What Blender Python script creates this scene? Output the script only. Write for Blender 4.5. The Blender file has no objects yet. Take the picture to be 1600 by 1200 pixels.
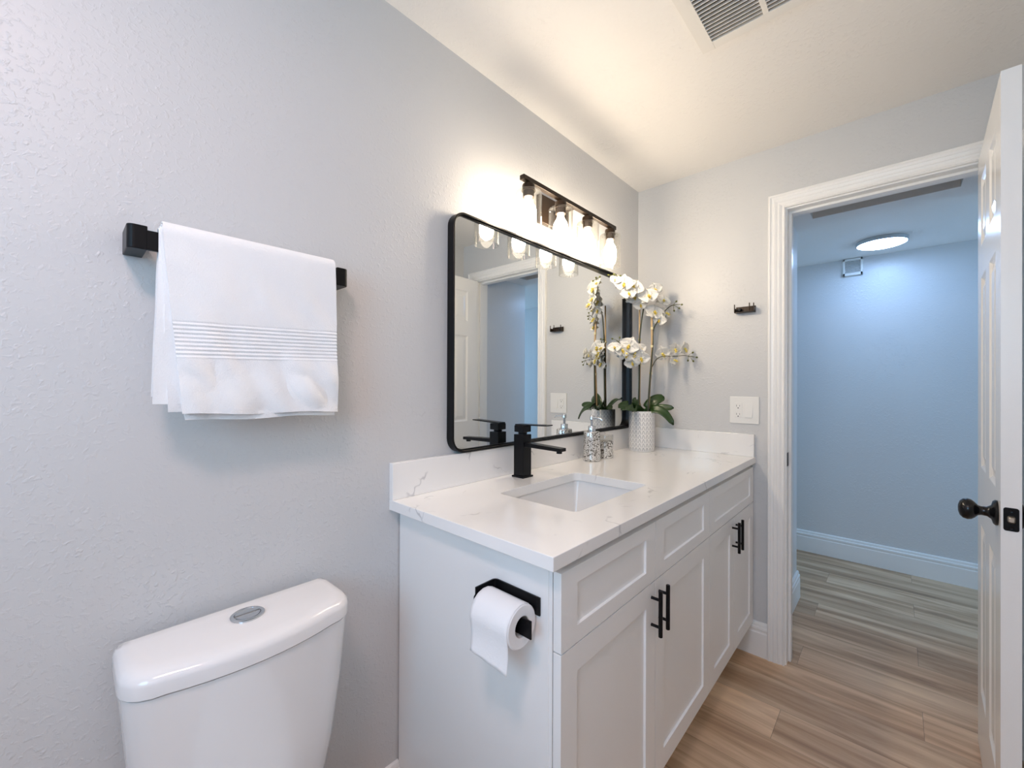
import bpy, bmesh, math, random
from mathutils import Vector, Matrix
random.seed(7)
S = bpy.context.scene
COL = S.collection
PI = math.pi

# ------------------------------------------------------------------ camera
CAM = Vector((1.0643, -0.6383, 1.2408))
yaw, pitch, roll, fpx = math.radians(42.653), math.radians(0.2049), math.radians(0.2522), 650.4056
fw = Vector((-math.sin(yaw)*math.cos(pitch), math.cos(yaw)*math.cos(pitch), math.sin(pitch)))
rt = Vector((math.cos(yaw), math.sin(yaw), 0)); up = rt.cross(fw)
rt2 = rt*math.cos(roll) + up*math.sin(roll)
up2 = up*math.cos(roll) - rt*math.sin(roll)
cd = bpy.data.cameras.new('camera'); cam = bpy.data.objects.new('camera', cd); COL.objects.link(cam)
cd.sensor_fit = 'HORIZONTAL'; cd.sensor_width = 36; cd.lens = fpx/1600*36
cd.clip_start = 0.01; cd.clip_end = 50
m = Matrix((( rt2.x, up2.x, -fw.x, CAM.x), (rt2.y, up2.y, -fw.y, CAM.y), (rt2.z, up2.z, -fw.z, CAM.z), (0, 0, 0, 1)))
cam.matrix_world = m
S.camera = cam

# ------------------------------------------------------------------ world, exposure, daylight
S.view_settings.view_transform = 'Standard'; S.view_settings.look = 'None'
S.view_settings.gamma = 1.0; S.view_settings.use_curve_mapping = False
S.view_settings.exposure = 0.06
wd = bpy.data.worlds.new('world'); S.world = wd; wd.use_nodes = True
bg = wd.node_tree.nodes['Background']; bg.inputs[0].default_value = (0.62, 0.8, 1, 1); bg.inputs[1].default_value = 0.6
try:
    S.cycles.max_bounces = 10; S.cycles.diffuse_bounces = 6; S.cycles.glossy_bounces = 5
    S.cycles.transparent_max_bounces = 16; S.cycles.caustics_reflective = False; S.cycles.caustics_refractive = False
    S.cycles.sample_clamp_indirect = 6.0
except Exception: pass

def area(name, loc, rot, sx, sy, power, col):
    l = bpy.data.lights.new(name, 'AREA'); l.shape = 'RECTANGLE'; l.size = sx; l.size_y = sy
    l.energy = power; l.color = col
    o = bpy.data.objects.new(name, l); COL.objects.link(o); o.location = loc; o.rotation_euler = rot
    return o
BACK_Y = -1.60
# daylight coming in through the window of the wall behind the camera
area('window_daylight', (0.95, BACK_Y-0.06, 1.62), (math.radians(90), 0, 0), 0.66, 0.8, 13.6, (0.37, 0.70, 1.0))
# soft fill added at both closed ends of the cross hallway to brighten it
area('hall_fill_left', (-1.88, 2.75, 1.25), (0, math.radians(-90), 0), 1.9, 0.8, 14.0, (0.38, 0.67, 1.0))
area('hall_fill_right', (3.28, 2.75, 1.25), (0, math.radians(90), 0), 1.9, 0.8, 14.0, (0.38, 0.67, 1.0))
BULB_W = 105.0
HALL_E = 31.0

# ------------------------------------------------------------------ dimensions (metres)
H = 2.33; FY = 1.5587; RX = 1.452
HALL_Z = 2.157; HALL_Y = 3.1945; WT = 0.12
ZT = 0.9135; DC = 0.5854
OPL, OPR, OPZ = 0.708, 1.312, 2.034      # door opening

# ------------------------------------------------------------------ materials
def newmat(name):
    mt = bpy.data.materials.new(name); mt.use_nodes = True
    nt = mt.node_tree
    return mt, nt, nt.nodes['Principled BSDF']
def pmat(name, col, rough=0.5, metal=0.0, spec=0.5, bump=None, coat=0.0, var=0.0):
    """bump=(scale, strength, detail)"""
    mt, nt, p = newmat(name)
    p.inputs['Base Color'].default_value = (*col, 1); p.inputs['Roughness'].default_value = rough
    p.inputs['Metallic'].default_value = metal; p.inputs['Specular IOR Level'].default_value = spec
    if coat: p.inputs['Coat Weight'].default_value = coat; p.inputs['Coat Roughness'].default_value = 0.08
    tc = nt.nodes.new('ShaderNodeTexCoord')
    if bump:
        n = nt.nodes.new('ShaderNodeTexNoise'); n.inputs['Scale'].default_value = bump[0]; n.inputs['Detail'].default_value = bump[2]
        b = nt.nodes.new('ShaderNodeBump'); b.inputs['Strength'].default_value = bump[1]; b.inputs['Distance'].default_value = 0.002
        nt.links.new(tc.outputs['Object'], n.inputs['Vector']); nt.links.new(n.outputs['Fac'], b.inputs['Height'])
        nt.links.new(b.outputs['Normal'], p.inputs['Normal'])
    if var:
        n2 = nt.nodes.new('ShaderNodeTexNoise'); n2.inputs['Scale'].default_value = 3.0
        r = nt.nodes.new('ShaderNodeValToRGB')
        r.color_ramp.elements[0].position = .3; r.color_ramp.elements[1].position = .7
        r.color_ramp.elements[0].color = (*[c*(1-var) for c in col], 1); r.color_ramp.elements[1].color = (*[min(1, c*(1+var)) for c in col], 1)
        nt.links.new(tc.outputs['Object'], n2.inputs['Vector']); nt.links.new(n2.outputs['Fac'], r.inputs[0])
        nt.links.new(r.outputs[0], p.inputs['Base Color'])
    return mt

def wallmat(name, col, rough, strength, sheen_scale=95):
    """rolled orange-peel plaster paint: soft bumps plus flattened splashes"""
    mt, nt, p = newmat(name)
    p.inputs['Base Color'].default_value = (*col, 1); p.inputs['Roughness'].default_value = rough
    tc = nt.nodes.new('ShaderNodeTexCoord')
    n = nt.nodes.new('ShaderNodeTexNoise'); n.inputs['Scale'].default_value = sheen_scale; n.inputs['Detail'].default_value = 3.0; n.inputs['Roughness'].default_value = 0.55
    n.inputs['Distortion'].default_value = 0.4
    r = nt.nodes.new('ShaderNodeValToRGB'); r.color_ramp.elements[0].position = .52; r.color_ramp.elements[1].position = .70
    big = nt.nodes.new('ShaderNodeTexNoise'); big.inputs['Scale'].default_value = 5.0; big.inputs['Detail'].default_value = 2.0
    br = nt.nodes.new('ShaderNodeMapRange'); br.inputs[1].default_value = .35; br.inputs[2].default_value = .7; br.inputs[3].default_value = 0.25; br.inputs[4].default_value = 1.0
    mul = nt.nodes.new('ShaderNodeMath'); mul.operation = 'MULTIPLY'
    b = nt.nodes.new('ShaderNodeBump'); b.inputs['Strength'].default_value = strength; b.inputs['Distance'].default_value = 0.0025
    for x in (n, big): nt.links.new(tc.outputs['Object'], x.inputs['Vector'])
    nt.links.new(n.outputs['Fac'], r.inputs[0]); nt.links.new(big.outputs['Fac'], br.inputs[0])
    nt.links.new(r.outputs[0], mul.inputs[0]); nt.links.new(br.outputs[0], mul.inputs[1])
    nt.links.new(mul.outputs[0], b.inputs['Height']); nt.links.new(b.outputs['Normal'], p.inputs['Normal'])
    return mt

M = {}
M['wall'] = wallmat('wall_paint', (0.62, 0.625, 0.63), 0.42, 0.42)
M['ceiling'] = wallmat('ceiling_paint', (0.84, 0.825, 0.80), 0.6, 0.5, 80)
M['hallwall'] = wallmat('hall_paint', (0.70, 0.705, 0.71), 0.30, 0.36)
M['trim'] = pmat('white_trim_paint', (0.88, 0.88, 0.87), 0.32, bump=(40, 0.08, 2))
M['door'] = pmat('white_door_paint', (0.89, 0.89, 0.88), 0.22, bump=(120, 0.06, 2))
M['cab'] = pmat('white_cabinet_paint', (0.86, 0.86, 0.855), 0.33, bump=(60, 0.03, 2))
M['black'] = pmat('matte_black_metal', (0.005, 0.005, 0.006), 0.34, 0.0, spec=0.2)
M['blackplastic'] = pmat('black_satin', (0.004, 0.004, 0.005), 0.2, 0.0, spec=0.35)
M['bronze'] = pmat('oil_rubbed_bronze', (0.028, 0.017, 0.010), 0.38, 0.5, spec=.4)
M['porcelain'] = pmat('white_porcelain', (0.80, 0.79, 0.79), 0.12, coat=0.3)
M['basin'] = pmat('white_basin_glaze', (0.76, 0.76, 0.76), 0.1, coat=0.4)
M['chrome'] = pmat('brushed_chrome', (0.62, 0.65, 0.68), 0.18, 1.0)
M['plastic'] = pmat('white_plastic', (0.83, 0.83, 0.81), 0.3)
M['slot'] = pmat('dark_slot', (0.02, 0.02, 0.02), 0.6)
M['paper'] = pmat('toilet_paper', (0.86, 0.86, 0.87), 0.9, bump=(160, 0.25, 3))
M['card'] = pmat('paper_core', (0.70, 0.68, 0.66), 0.9)
M['bamboo'] = pmat('bamboo_stake', (0.55, 0.38, 0.20), 0.5, var=0.25)
M['stem'] = pmat('dark_stem', (0.035, 0.04, 0.015), 0.5)
M['bud'] = pmat('green_bud', (0.10, 0.11, 0.02), 0.5)
M['leaf'] = pmat('orchid_leaf', (0.018, 0.05, 0.010), 0.3, bump=(30, .15, 2), var=0.3)
M['moss'] = pmat('dark_moss', (0.03, 0.03, 0.015), 0.9, bump=(60, 1, 4))
M['node'] = pmat('pale_raffia_tie', (0.75, 0.68, 0.42), 0.6)
M['grillemetal'] = pmat('white_grille', (0.80, 0.78, 0.74), 0.4)
M['ductdark'] = pmat('fan_housing', (0.20, 0.155, 0.12), 0.7)
M['fandark'] = pmat('fan_motor', (0.02, 0.02, 0.022), 0.4)
M['dust'] = pmat('dusty_filter', (0.20, 0.19, 0.17), 0.9, bump=(25, .6, 4), var=0.25)
M['greyplastic'] = pmat('aged_grey_plastic', (0.45, 0.48, 0.5), 0.5)
M['latch'] = pmat('satin_nickel_latch', (0.7, 0.62, 0.52), 0.3, 1.0)

# petals: thin, a little light passes
mt, nt, p = newmat('white_petal'); M['petal'] = mt
p.inputs['Base Color'].default_value = (0.90, 0.895, 0.87, 1); p.inputs['Roughness'].default_value = .55
tr = nt.nodes.new('ShaderNodeBsdfTranslucent'); tr.inputs[0].default_value = (.85, .83, .74, 1)
mx = nt.nodes.new('ShaderNodeMixShader'); mx.inputs[0].default_value = .25
nt.links.new(p.outputs[0], mx.inputs[1]); nt.links.new(tr.outputs[0], mx.inputs[2]); nt.links.new(mx.outputs[0], nt.nodes['Material Output'].inputs[0])
M['lip'] = pmat('yellow_lip', (0.80, 0.66, 0.16), 0.5)

# towel terry
mt, nt, p = newmat('white_terry'); M['towel'] = mt
p.inputs['Base Color'].default_value = (0.86, 0.87, 0.88, 1); p.inputs['Roughness'].default_value = 1.0
p.inputs['Sheen Weight'].default_value = 0.3
tc = nt.nodes.new('ShaderNodeTexCoord'); n = nt.nodes.new('ShaderNodeTexNoise'); n.inputs['Scale'].default_value = 420; n.inputs['Detail'].default_value = 4
n2 = nt.nodes.new('ShaderNodeTexNoise'); n2.inputs['Scale'].default_value = 28; n2.inputs['Detail'].default_value = 4
ad = nt.nodes.new('ShaderNodeMath'); ad.operation = 'MULTIPLY_ADD'; ad.inputs[1].default_value = 1.6
b = nt.nodes.new('ShaderNodeBump'); b.inputs['Strength'].default_value = .45; b.inputs['Distance'].default_value = .0022
for x in (n, n2): nt.links.new(tc.outputs['Object'], x.inputs['Vector'])
nt.links.new(n2.outputs['Fac'], ad.inputs[0]); nt.links.new(n.outputs['Fac'], ad.inputs[2])
nt.links.new(ad.outputs[0], b.inputs['Height']); nt.links.new(b.outputs['Normal'], p.inputs['Normal'])

# mirror glass
mt, nt, p = newmat('mirror_silver'); M['mirror'] = mt
p.inputs['Base Color'].default_value = (0.90, 0.92, 0.92, 1); p.inputs['Metallic'].default_value = 1; p.inputs['Roughness'].default_value = 0.0

# thin clear glass
def thinglass(name, tint, refl=0.9):
    mt = bpy.data.materials.new(name); mt.use_nodes = True; nt = mt.node_tree; nt.nodes.remove(nt.nodes['Principled BSDF'])
    t = nt.nodes.new('ShaderNodeBsdfTransparent'); t.inputs[0].default_value = (*tint, 1)
    g = nt.nodes.new('ShaderNodeBsdfGlossy'); g.inputs['Roughness'].default_value = 0.02
    lw = nt.nodes.new('ShaderNodeLayerWeight'); lw.inputs[0].default_value = .5
    pw = nt.nodes.new('ShaderNodeMath'); pw.operation = 'POWER'; pw.inputs[1].default_value = 3.5
    f = nt.nodes.new('ShaderNodeMath'); f.operation = 'MULTIPLY_ADD'; f.inputs[1].default_value = .75; f.inputs[2].default_value = .05
    nt.links.new(lw.outputs['Facing'], pw.inputs[0]); nt.links.new(pw.outputs[0], f.inputs[0])
    x = nt.nodes.new('ShaderNodeMixShader')
    nt.links.new(f.outputs[0], x.inputs[0]); nt.links.new(t.outputs[0], x.inputs[1]); nt.links.new(g.outputs[0], x.inputs[2])
    nt.links.new(x.outputs[0], nt.nodes['Material Output'].inputs[0]); return mt
M['glass'] = thinglass('clear_shade_glass', (0.97, 0.965, 0.95))
M['tumbler'] = thinglass('clear_tumbler_glass', (0.93, 0.93, 0.92))

def emis(name, col, strength):
    mt = bpy.data.materials.new(name); mt.use_nodes = True; nt = mt.node_tree; p = nt.nodes['Principled BSDF']
    p.inputs['Base Color'].default_value = (.8, .8, .8, 1); p.inputs['Emission Color'].default_value = (*col, 1); p.inputs['Emission Strength'].default_value = strength
    return mt
M['bulb'] = emis('glowing_bulb', (1.0, 0.835, 0.645), BULB_W)
M['halllamp'] = emis('hall_light_diffuser', (0.38, 0.60, 1.0), HALL_E)

M['fill_lamp'] = emis('fill_lamp_diffuser', (1.0, 0.69, 0.62), 50.0)  # glow of the added fill lamp behind the camera
# silver mosaic glass
mt, nt, p = newmat('silver_mosaic_glass'); M['mosaic'] = mt
tc = nt.nodes.new('ShaderNodeTexCoord')
v = nt.nodes.new('ShaderNodeTexVoronoi'); v.inputs['Scale'].default_value = 210
ve = nt.nodes.new('ShaderNodeTexVoronoi'); ve.feature = 'DISTANCE_TO_EDGE'; ve.inputs['Scale'].default_value = 210
bw = nt.nodes.new('ShaderNodeRGBToBW')
r = nt.nodes.new('ShaderNodeValToRGB'); e = r.color_ramp.elements
e[0].position = .22; e[0].color = (.16, .15, .13, 1); e[1].position = .42; e[1].color = (.90, .89, .86, 1)
r2 = nt.nodes.new('ShaderNodeValToRGB'); r2.color_ramp.elements[0].position = .0; r2.color_ramp.elements[0].color = (.25, .24, .22, 1)
r2.color_ramp.elements[1].position = .12; r2.color_ramp.elements[1].color = (1, 1, 1, 1)
mm = nt.nodes.new('ShaderNodeMix'); mm.data_type = 'RGBA'; mm.blend_type = 'MULTIPLY'; mm.inputs[0].default_value = 1
bb = nt.nodes.new('ShaderNodeBump'); bb.inputs['Strength'].default_value = .6; bb.inputs['Distance'].default_value = .0015
for x in (v, ve): nt.links.new(tc.outputs['Object'], x.inputs['Vector'])
nt.links.new(v.outputs['Color'], bw.inputs[0]); nt.links.new(bw.outputs[0], r.inputs[0]); nt.links.new(ve.outputs['Distance'], r2.inputs[0])
nt.links.new(r.outputs[0], mm.inputs[6]); nt.links.new(r2.outputs[0], mm.inputs[7]); nt.links.new(mm.outputs[2], p.inputs['Base Color'])
nt.links.new(bw.outputs[0], bb.inputs['Height']); nt.links.new(bb.outputs['Normal'], p.inputs['Normal'])
p.inputs['Metallic'].default_value = .45; p.inputs['Roughness'].default_value = .22

# white quartz with thin broken grey veins
mt, nt, p = newmat('white_quartz'); M['quartz'] = mt
tc = nt.nodes.new('ShaderNodeTexCoord')
nd = nt.nodes.new('ShaderNodeTexNoise'); nd.inputs['Scale'].default_value = 9; nd.inputs['Detail'].default_value = 3
mp = nt.nodes.new('ShaderNodeVectorMath'); mp.operation = 'MULTIPLY_ADD'; mp.inputs[1].default_value = (.16, .16, .16)
ve = nt.nodes.new('ShaderNodeTexVoronoi'); ve.feature = 'DISTANCE_TO_EDGE'; ve.inputs['Scale'].default_value = 5.5
rv = nt.nodes.new('ShaderNodeValToRGB'); rv.color_ramp.elements[0].position = .0; rv.color_ramp.elements[0].color = (1, 1, 1, 1)
rv.color_ramp.elements[1].position = .02; rv.color_ramp.elements[1].color = (0, 0, 0, 1)
br = nt.nodes.new('ShaderNodeTexNoise'); br.inputs['Scale'].default_value = 11; br.inputs['Detail'].default_value = 2
rb = nt.nodes.new('ShaderNodeValToRGB'); rb.color_ramp.elements[0].position = .54; rb.color_ramp.elements[1].position = .66
mu = nt.nodes.new('ShaderNodeMath'); mu.operation = 'MULTIPLY'
mu2 = nt.nodes.new('ShaderNodeMath'); mu2.operation = 'MULTIPLY'; mu2.inputs[1].default_value = .62
mc = nt.nodes.new('ShaderNodeMix'); mc.data_type = 'RGBA'; mc.inputs[6].default_value = (.87, .865, .855, 1); mc.inputs[7].default_value = (.36, .36, .38, 1)
nt.links.new(tc.outputs['Object'], nd.inputs['Vector']); nt.links.new(nd.outputs['Color'], mp.inputs[0]); nt.links.new(tc.outputs['Object'], mp.inputs[2])
nt.links.new(mp.outputs[0], ve.inputs['Vector']); nt.links.new(ve.outputs['Distance'], rv.inputs[0])
nt.links.new(tc.outputs['Object'], br.inputs['Vector']); nt.links.new(br.outputs['Fac'], rb.inputs[0])
nt.links.new(rv.outputs[0], mu.inputs[0]); nt.links.new(rb.outputs[0], mu.inputs[1]); nt.links.new(mu.outputs[0], mu2.inputs[0])
nt.links.new(mu2.outputs[0], mc.inputs[0]); nt.links.new(mc.outputs[2], p.inputs['Base Color'])
p.inputs['Roughness'].default_value = .16; p.inputs['Coat Weight'].default_value = .2

# patterned ceramic pot: rows of pointed grey leaf outlines
mt, nt, p = newmat('patterned_ceramic'); M['pot'] = mt
tc = nt.nodes.new('ShaderNodeTexCoord'); sx = nt.nodes.new('ShaderNodeSeparateXYZ'); nt.links.new(tc.outputs['Object'], sx.inputs[0])
def mth(op, a=None, b=None):
    n = nt.nodes.new('ShaderNodeMath'); n.operation = op
    for i, q in enumerate((a, b)):
        if q is None: continue
        if isinstance(q, (int, float)): n.inputs[i].default_value = q
        else: nt.links.new(q, n.inputs[i])
    return n.outputs[0]
ang = mth('ARCTAN2', sx.outputs[1], sx.outputs[0])
rows = mth('MULTIPLY', sx.outputs[2], 47.0)
rowi = mth('FLOOR', rows); fv = mth('FRACT', rows)
sh = mth('MULTIPLY', mth('MODULO', rowi, 2.0), 0.0)
uu = mth('ADD', mth('MULTIPLY', ang, 22/(2*PI)), sh)
fu = mth('ABSOLUTE', mth('SUBTRACT', mth('FRACT', mth('ADD', uu, 100.0)), 0.5))
edge = mth('MULTIPLY', mth('POWER', mth('SUBTRACT', 1.0, fv), 0.7), 0.36)
dd = mth('ABSOLUTE', mth('SUBTRACT', fu, edge))
line = mth('MULTIPLY', mth('LESS_THAN', dd, 0.07), mth('GREATER_THAN', fv, 0.10))
inz = mth('MULTIPLY', mth('GREATER_THAN', sx.outputs[2], 0.006), mth('LESS_THAN', sx.outputs[2], 0.196))
fac = mth('MULTIPLY', line, inz)
mc = nt.nodes.new('ShaderNodeMix'); mc.data_type = 'RGBA'; mc.inputs[6].default_value = (.80, .79, .77, 1); mc.inputs[7].default_value = (.36, .36, .38, 1)
nt.links.new(fac, mc.inputs[0]); nt.links.new(mc.outputs[2], p.inputs['Base Color'])
bb = nt.nodes.new('ShaderNodeBump'); bb.invert = True; bb.inputs['Strength'].default_value = .5; bb.inputs['Distance'].default_value = .002
nt.links.new(fac, bb.inputs['Height']); nt.links.new(bb.outputs['Normal'], p.inputs['Normal']); p.inputs['Roughness'].default_value = .5

# vinyl plank floor, boards along X
mt, nt, p = newmat('vinyl_plank'); M['floor'] = mt
tc = nt.nodes.new('ShaderNodeTexCoord'); sx = nt.nodes.new('ShaderNodeSeparateXYZ'); nt.links.new(tc.outputs['Object'], sx.inputs[0])
PW, PL = 0.178, 1.2
v_ = mth('DIVIDE', mth('SUBTRACT', sx.outputs[1], 1.065 - 40*PW), PW)
ri = mth('FLOOR', v_); rf = mth('FRACT', v_)
# row 40 starts at y=1.065; joint offsets step by 0.8 m every row
off = mth('MULTIPLY', mth('MODULO', mth('ADD', ri, 2.0), 3.0), 0.8)
u_ = mth('DIVIDE', mth('SUBTRACT', mth('SUBTRACT', sx.outputs[0], 0.74 - 12.0), off), PL)
ui = mth('FLOOR', u_); uf = mth('FRACT', u_)
cid = nt.nodes.new('ShaderNodeCombineXYZ'); nt.links.new(ri, cid.inputs[0]); nt.links.new(ui, cid.inputs[1])
wn = nt.nodes.new('ShaderNodeTexWhiteNoise'); nt.links.new(cid.outputs[0], wn.inputs['Vector'])
sc3 = nt.nodes.new('ShaderNodeVectorMath'); sc3.operation = 'MULTIPLY_ADD'; sc3.inputs[1].default_value = (1.1, 13, 1)
offv = nt.nodes.new('ShaderNodeVectorMath'); offv.operation = 'SCALE'; offv.inputs[3].default_value = 40
nt.links.new(wn.outputs['Color'], offv.inputs[0]); nt.links.new(tc.outputs['Object'], sc3.inputs[0]); nt.links.new(offv.outputs[0], sc3.inputs[2])
g1 = nt.nodes.new('ShaderNodeTexNoise'); g1.inputs['Scale'].default_value = 1.0; g1.inputs['Detail'].default_value = 7; g1.inputs['Roughness'].default_value = .62; g1.inputs['Distortion'].default_value = .6
nt.links.new(sc3.outputs[0], g1.inputs['Vector'])
cr = nt.nodes.new('ShaderNodeValToRGB'); ce = cr.color_ramp.elements
ce[0].position = .25; ce[0].color = (.19, .105, .058, 1); ce[1].position = .78; ce[1].color = (.86, .66, .44, 1)
k = ce.new(.45); k.color = (.50, .325, .195, 1); k = ce.new(.58); k.color = (.67, .475, .31, 1)
nt.links.new(g1.outputs['Fac'], cr.inputs[0])
tone = nt.nodes.new('ShaderNodeMapRange'); tone.inputs[3].default_value = .82; tone.inputs[4].default_value = 1.18
nt.links.new(wn.outputs['Value'], tone.inputs[0])
mv = nt.nodes.new('ShaderNodeVectorMath'); mv.operation = 'SCALE'; nt.links.new(cr.outputs[0], mv.inputs[0]); nt.links.new(tone.outputs[0], mv.inputs[3])
s1 = mth('LESS_THAN', rf, 0.009); s2 = mth('LESS_THAN', uf, 0.0014); seam = mth('MAXIMUM', s1, s2)
mc = nt.nodes.new('ShaderNodeMix'); mc.data_type = 'RGBA'; mc.inputs[7].default_value = (.05, .035, .028, 1)
seamf = mth('MULTIPLY', seam, .5)
nt.links.new(seamf, mc.inputs[0]); nt.links.new(mv.outputs[0], mc.inputs[6]); nt.links.new(mc.outputs[2], p.inputs['Base Color'])
bb = nt.nodes.new('ShaderNodeBump'); bb.inputs['Strength'].default_value = .25; bb.inputs['Distance'].default_value = .001
nt.links.new(g1.outputs['Fac'], bb.inputs['Height']); nt.links.new(bb.outputs['Normal'], p.inputs['Normal'])
p.inputs['Roughness'].default_value = .42

# ------------------------------------------------------------------ mesh helpers (world coordinates)
def root(name, loc, label=None, cat=None, group=None, kind=None):
    o = bpy.data.objects.new(name, None); COL.objects.link(o); o.location = loc; o.empty_display_size = .05
    tag(o, label, cat, group, kind); return o
def tag(o, label=None, cat=None, group=None, kind=None):
    if label: o['label'] = label
    if cat: o['category'] = cat
    if group: o['group'] = group
    if kind: o['kind'] = kind
    return o
def wloc(o):
    v = Vector((0, 0, 0))
    while o: v += o.location; o = o.parent
    return v
def obj(name, bm, mat, parent=None, smooth=False, origin=None, label=None, angle=40):
    base = wloc(parent) if parent else Vector((0, 0, 0))
    loc = Vector(origin) - base if origin is not None else Vector((0, 0, 0))
    bmesh.ops.translate(bm, verts=bm.verts, vec=-(base + loc))
    bmesh.ops.recalc_face_normals(bm, faces=bm.faces)
    me = bpy.data.meshes.new(name); bm.to_mesh(me); bm.free()
    o = bpy.data.objects.new(name, me); COL.objects.link(o); o.parent = parent; o.location = loc
    for q in (mat if isinstance(mat, (list, tuple)) else [mat]): me.materials.append(M[q])
    if smooth:
        for f in me.polygons: f.use_smooth = True
        try: me.set_sharp_from_angle(angle=math.radians(angle))
        except Exception: pass
    if label: o['label'] = label
    return o
def struct(name, bm, mat, smooth=False): return tag(obj(name, bm, mat, smooth=smooth), kind='structure')

def box(bm, x0, x1, y0, y1, z0, z1, bev=0.0, seg=2, mi=0):
    t = bmesh.new()
    r = bmesh.ops.create_cube(t, size=1.0)
    for v in t.verts: v.co = Vector((x0+(v.co.x+.5)*(x1-x0), y0+(v.co.y+.5)*(y1-y0), z0+(v.co.z+.5)*(z1-z0)))
    if bev: bmesh.ops.bevel(t, geom=t.edges[:], offset=bev, segments=seg, profile=.5, affect='EDGES')
    merge(bm, t, mi)
def merge(bm, t, mi=0):
    vm = {v: bm.verts.new(v.co) for v in t.verts}
    for f in t.faces:
        try: nf = bm.faces.new([vm[v] for v in f.verts]); nf.material_index = mi
        except ValueError: pass
    t.free()
def B(*a, **k):
    bm = bmesh.new(); box(bm, *a, **k); return bm
def lathe(bm, c, prof, n=32, axis='Z', close=False, mi=0, ang0=0):
    """prof list of (r, h) along axis"""
    rings = []
    for r, h in prof:
        ring = []
        for i in range(n):
            a = 2*PI*i/n + ang0; p_, q_ = r*math.cos(a), r*math.sin(a)
            co = {'Z': (p_, q_, h), 'X': (h, p_, q_), 'Y': (q_, h, p_)}[axis]
            ring.append(bm.verts.new(Vector(c) + Vector(co)))
        rings.append(ring)
    for a, b_ in zip(rings, rings[1:]):
        for i in range(n): bm.faces.new((a[i], a[(i+1) % n], b_[(i+1) % n], b_[i])).material_index = mi
    if close:
        bm.faces.new(rings[0]).material_index = mi; bm.faces.new(rings[-1]).material_index = mi
    return rings
def tube(bm, pts, r, n=8, mi=0):
    pts = [Vector(p_) for p_ in pts]; rs = r if isinstance(r, (list, tuple)) else [r]*len(pts)
    rings = []; ref = Vector((0, 0, 1))
    prev = None
    for i, p_ in enumerate(pts):
        d = (pts[min(i+1, len(pts)-1)] - pts[max(i-1, 0)]).normalized()
        if prev is None:
            u = d.cross(ref if abs(d.dot(ref)) < .95 else Vector((1, 0, 0))).normalized()
        else: u = (prev - d*prev.dot(d)).normalized()
        prev = u; w = d.cross(u)
        rings.append([bm.verts.new(p_ + (u*math.cos(2*PI*k/n) + w*math.sin(2*PI*k/n))*rs[i]) for k in range(n)])
    for a, b_ in zip(rings, rings[1:]):
        for k in range(n): bm.faces.new((a[k], a[(k+1) % n], b_[(k+1) % n], b_[k])).material_index = mi
    bm.faces.new(rings[0]).material_index = mi; bm.faces.new(rings[-1]).material_index = mi
def bez(p0, p1, p2, n=10):
    p0, p1, p2 = Vector(p0), Vector(p1), Vector(p2)
    return [p0*(1-t)**2 + p1*2*t*(1-t) + p2*t*t for t in [i/n for i in range(n+1)]]
def catmull(pts, n=6):
    P_ = [Vector(p_) for p_ in pts]; P_ = [P_[0]*2-P_[1]] + P_ + [P_[-1]*2-P_[-2]]; out = []
    for i in range(1, len(P_)-2):
        a, b_, c, d = P_[i-1:i+3]
        for k in range(n):
            t = k/n; out.append(.5*((2*b_)+(c-a)*t+(2*a-5*b_+4*c-d)*t*t+(3*b_-a-3*c+d)*t**3))
    out.append(P_[-2]); return out
def rrect(w, h, r, n=6):
    """rounded rectangle outline centred at 0"""
    out = []
    for cx, cy, a0 in ((w/2-r, h/2-r, 0), (-w/2+r, h/2-r, 90), (-w/2+r, -h/2+r, 180), (w/2-r, -h/2+r, 270)):
        for i in range(n+1):
            a = math.radians(a0 + 90*i/n); out.append((cx+r*math.cos(a), cy+r*math.sin(a)))
    return out
def loft(bm, rings, cap=True, mi=0):
    R = [[bm.verts.new(Vector(c)) for c in ring] for ring in rings]
    for a, b_ in zip(R, R[1:]):
        k = len(a)
        for i in range(k): bm.faces.new((a[i], a[(i+1) % k], b_[(i+1) % k], b_[i])).material_index = mi
    if cap: bm.faces.new(R[0]).material_index = mi; bm.faces.new(R[-1]).material_index = mi
    return R
def extrude_prof(bm, prof, a, b_, f, mi=0):
    """prof: 2D outline; f(s, (u, v)) -> 3D; from s=a to s=b"""
    loft(bm, [[f(a, q) for q in prof], [f(b_, q) for q in prof]], mi=mi)
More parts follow.
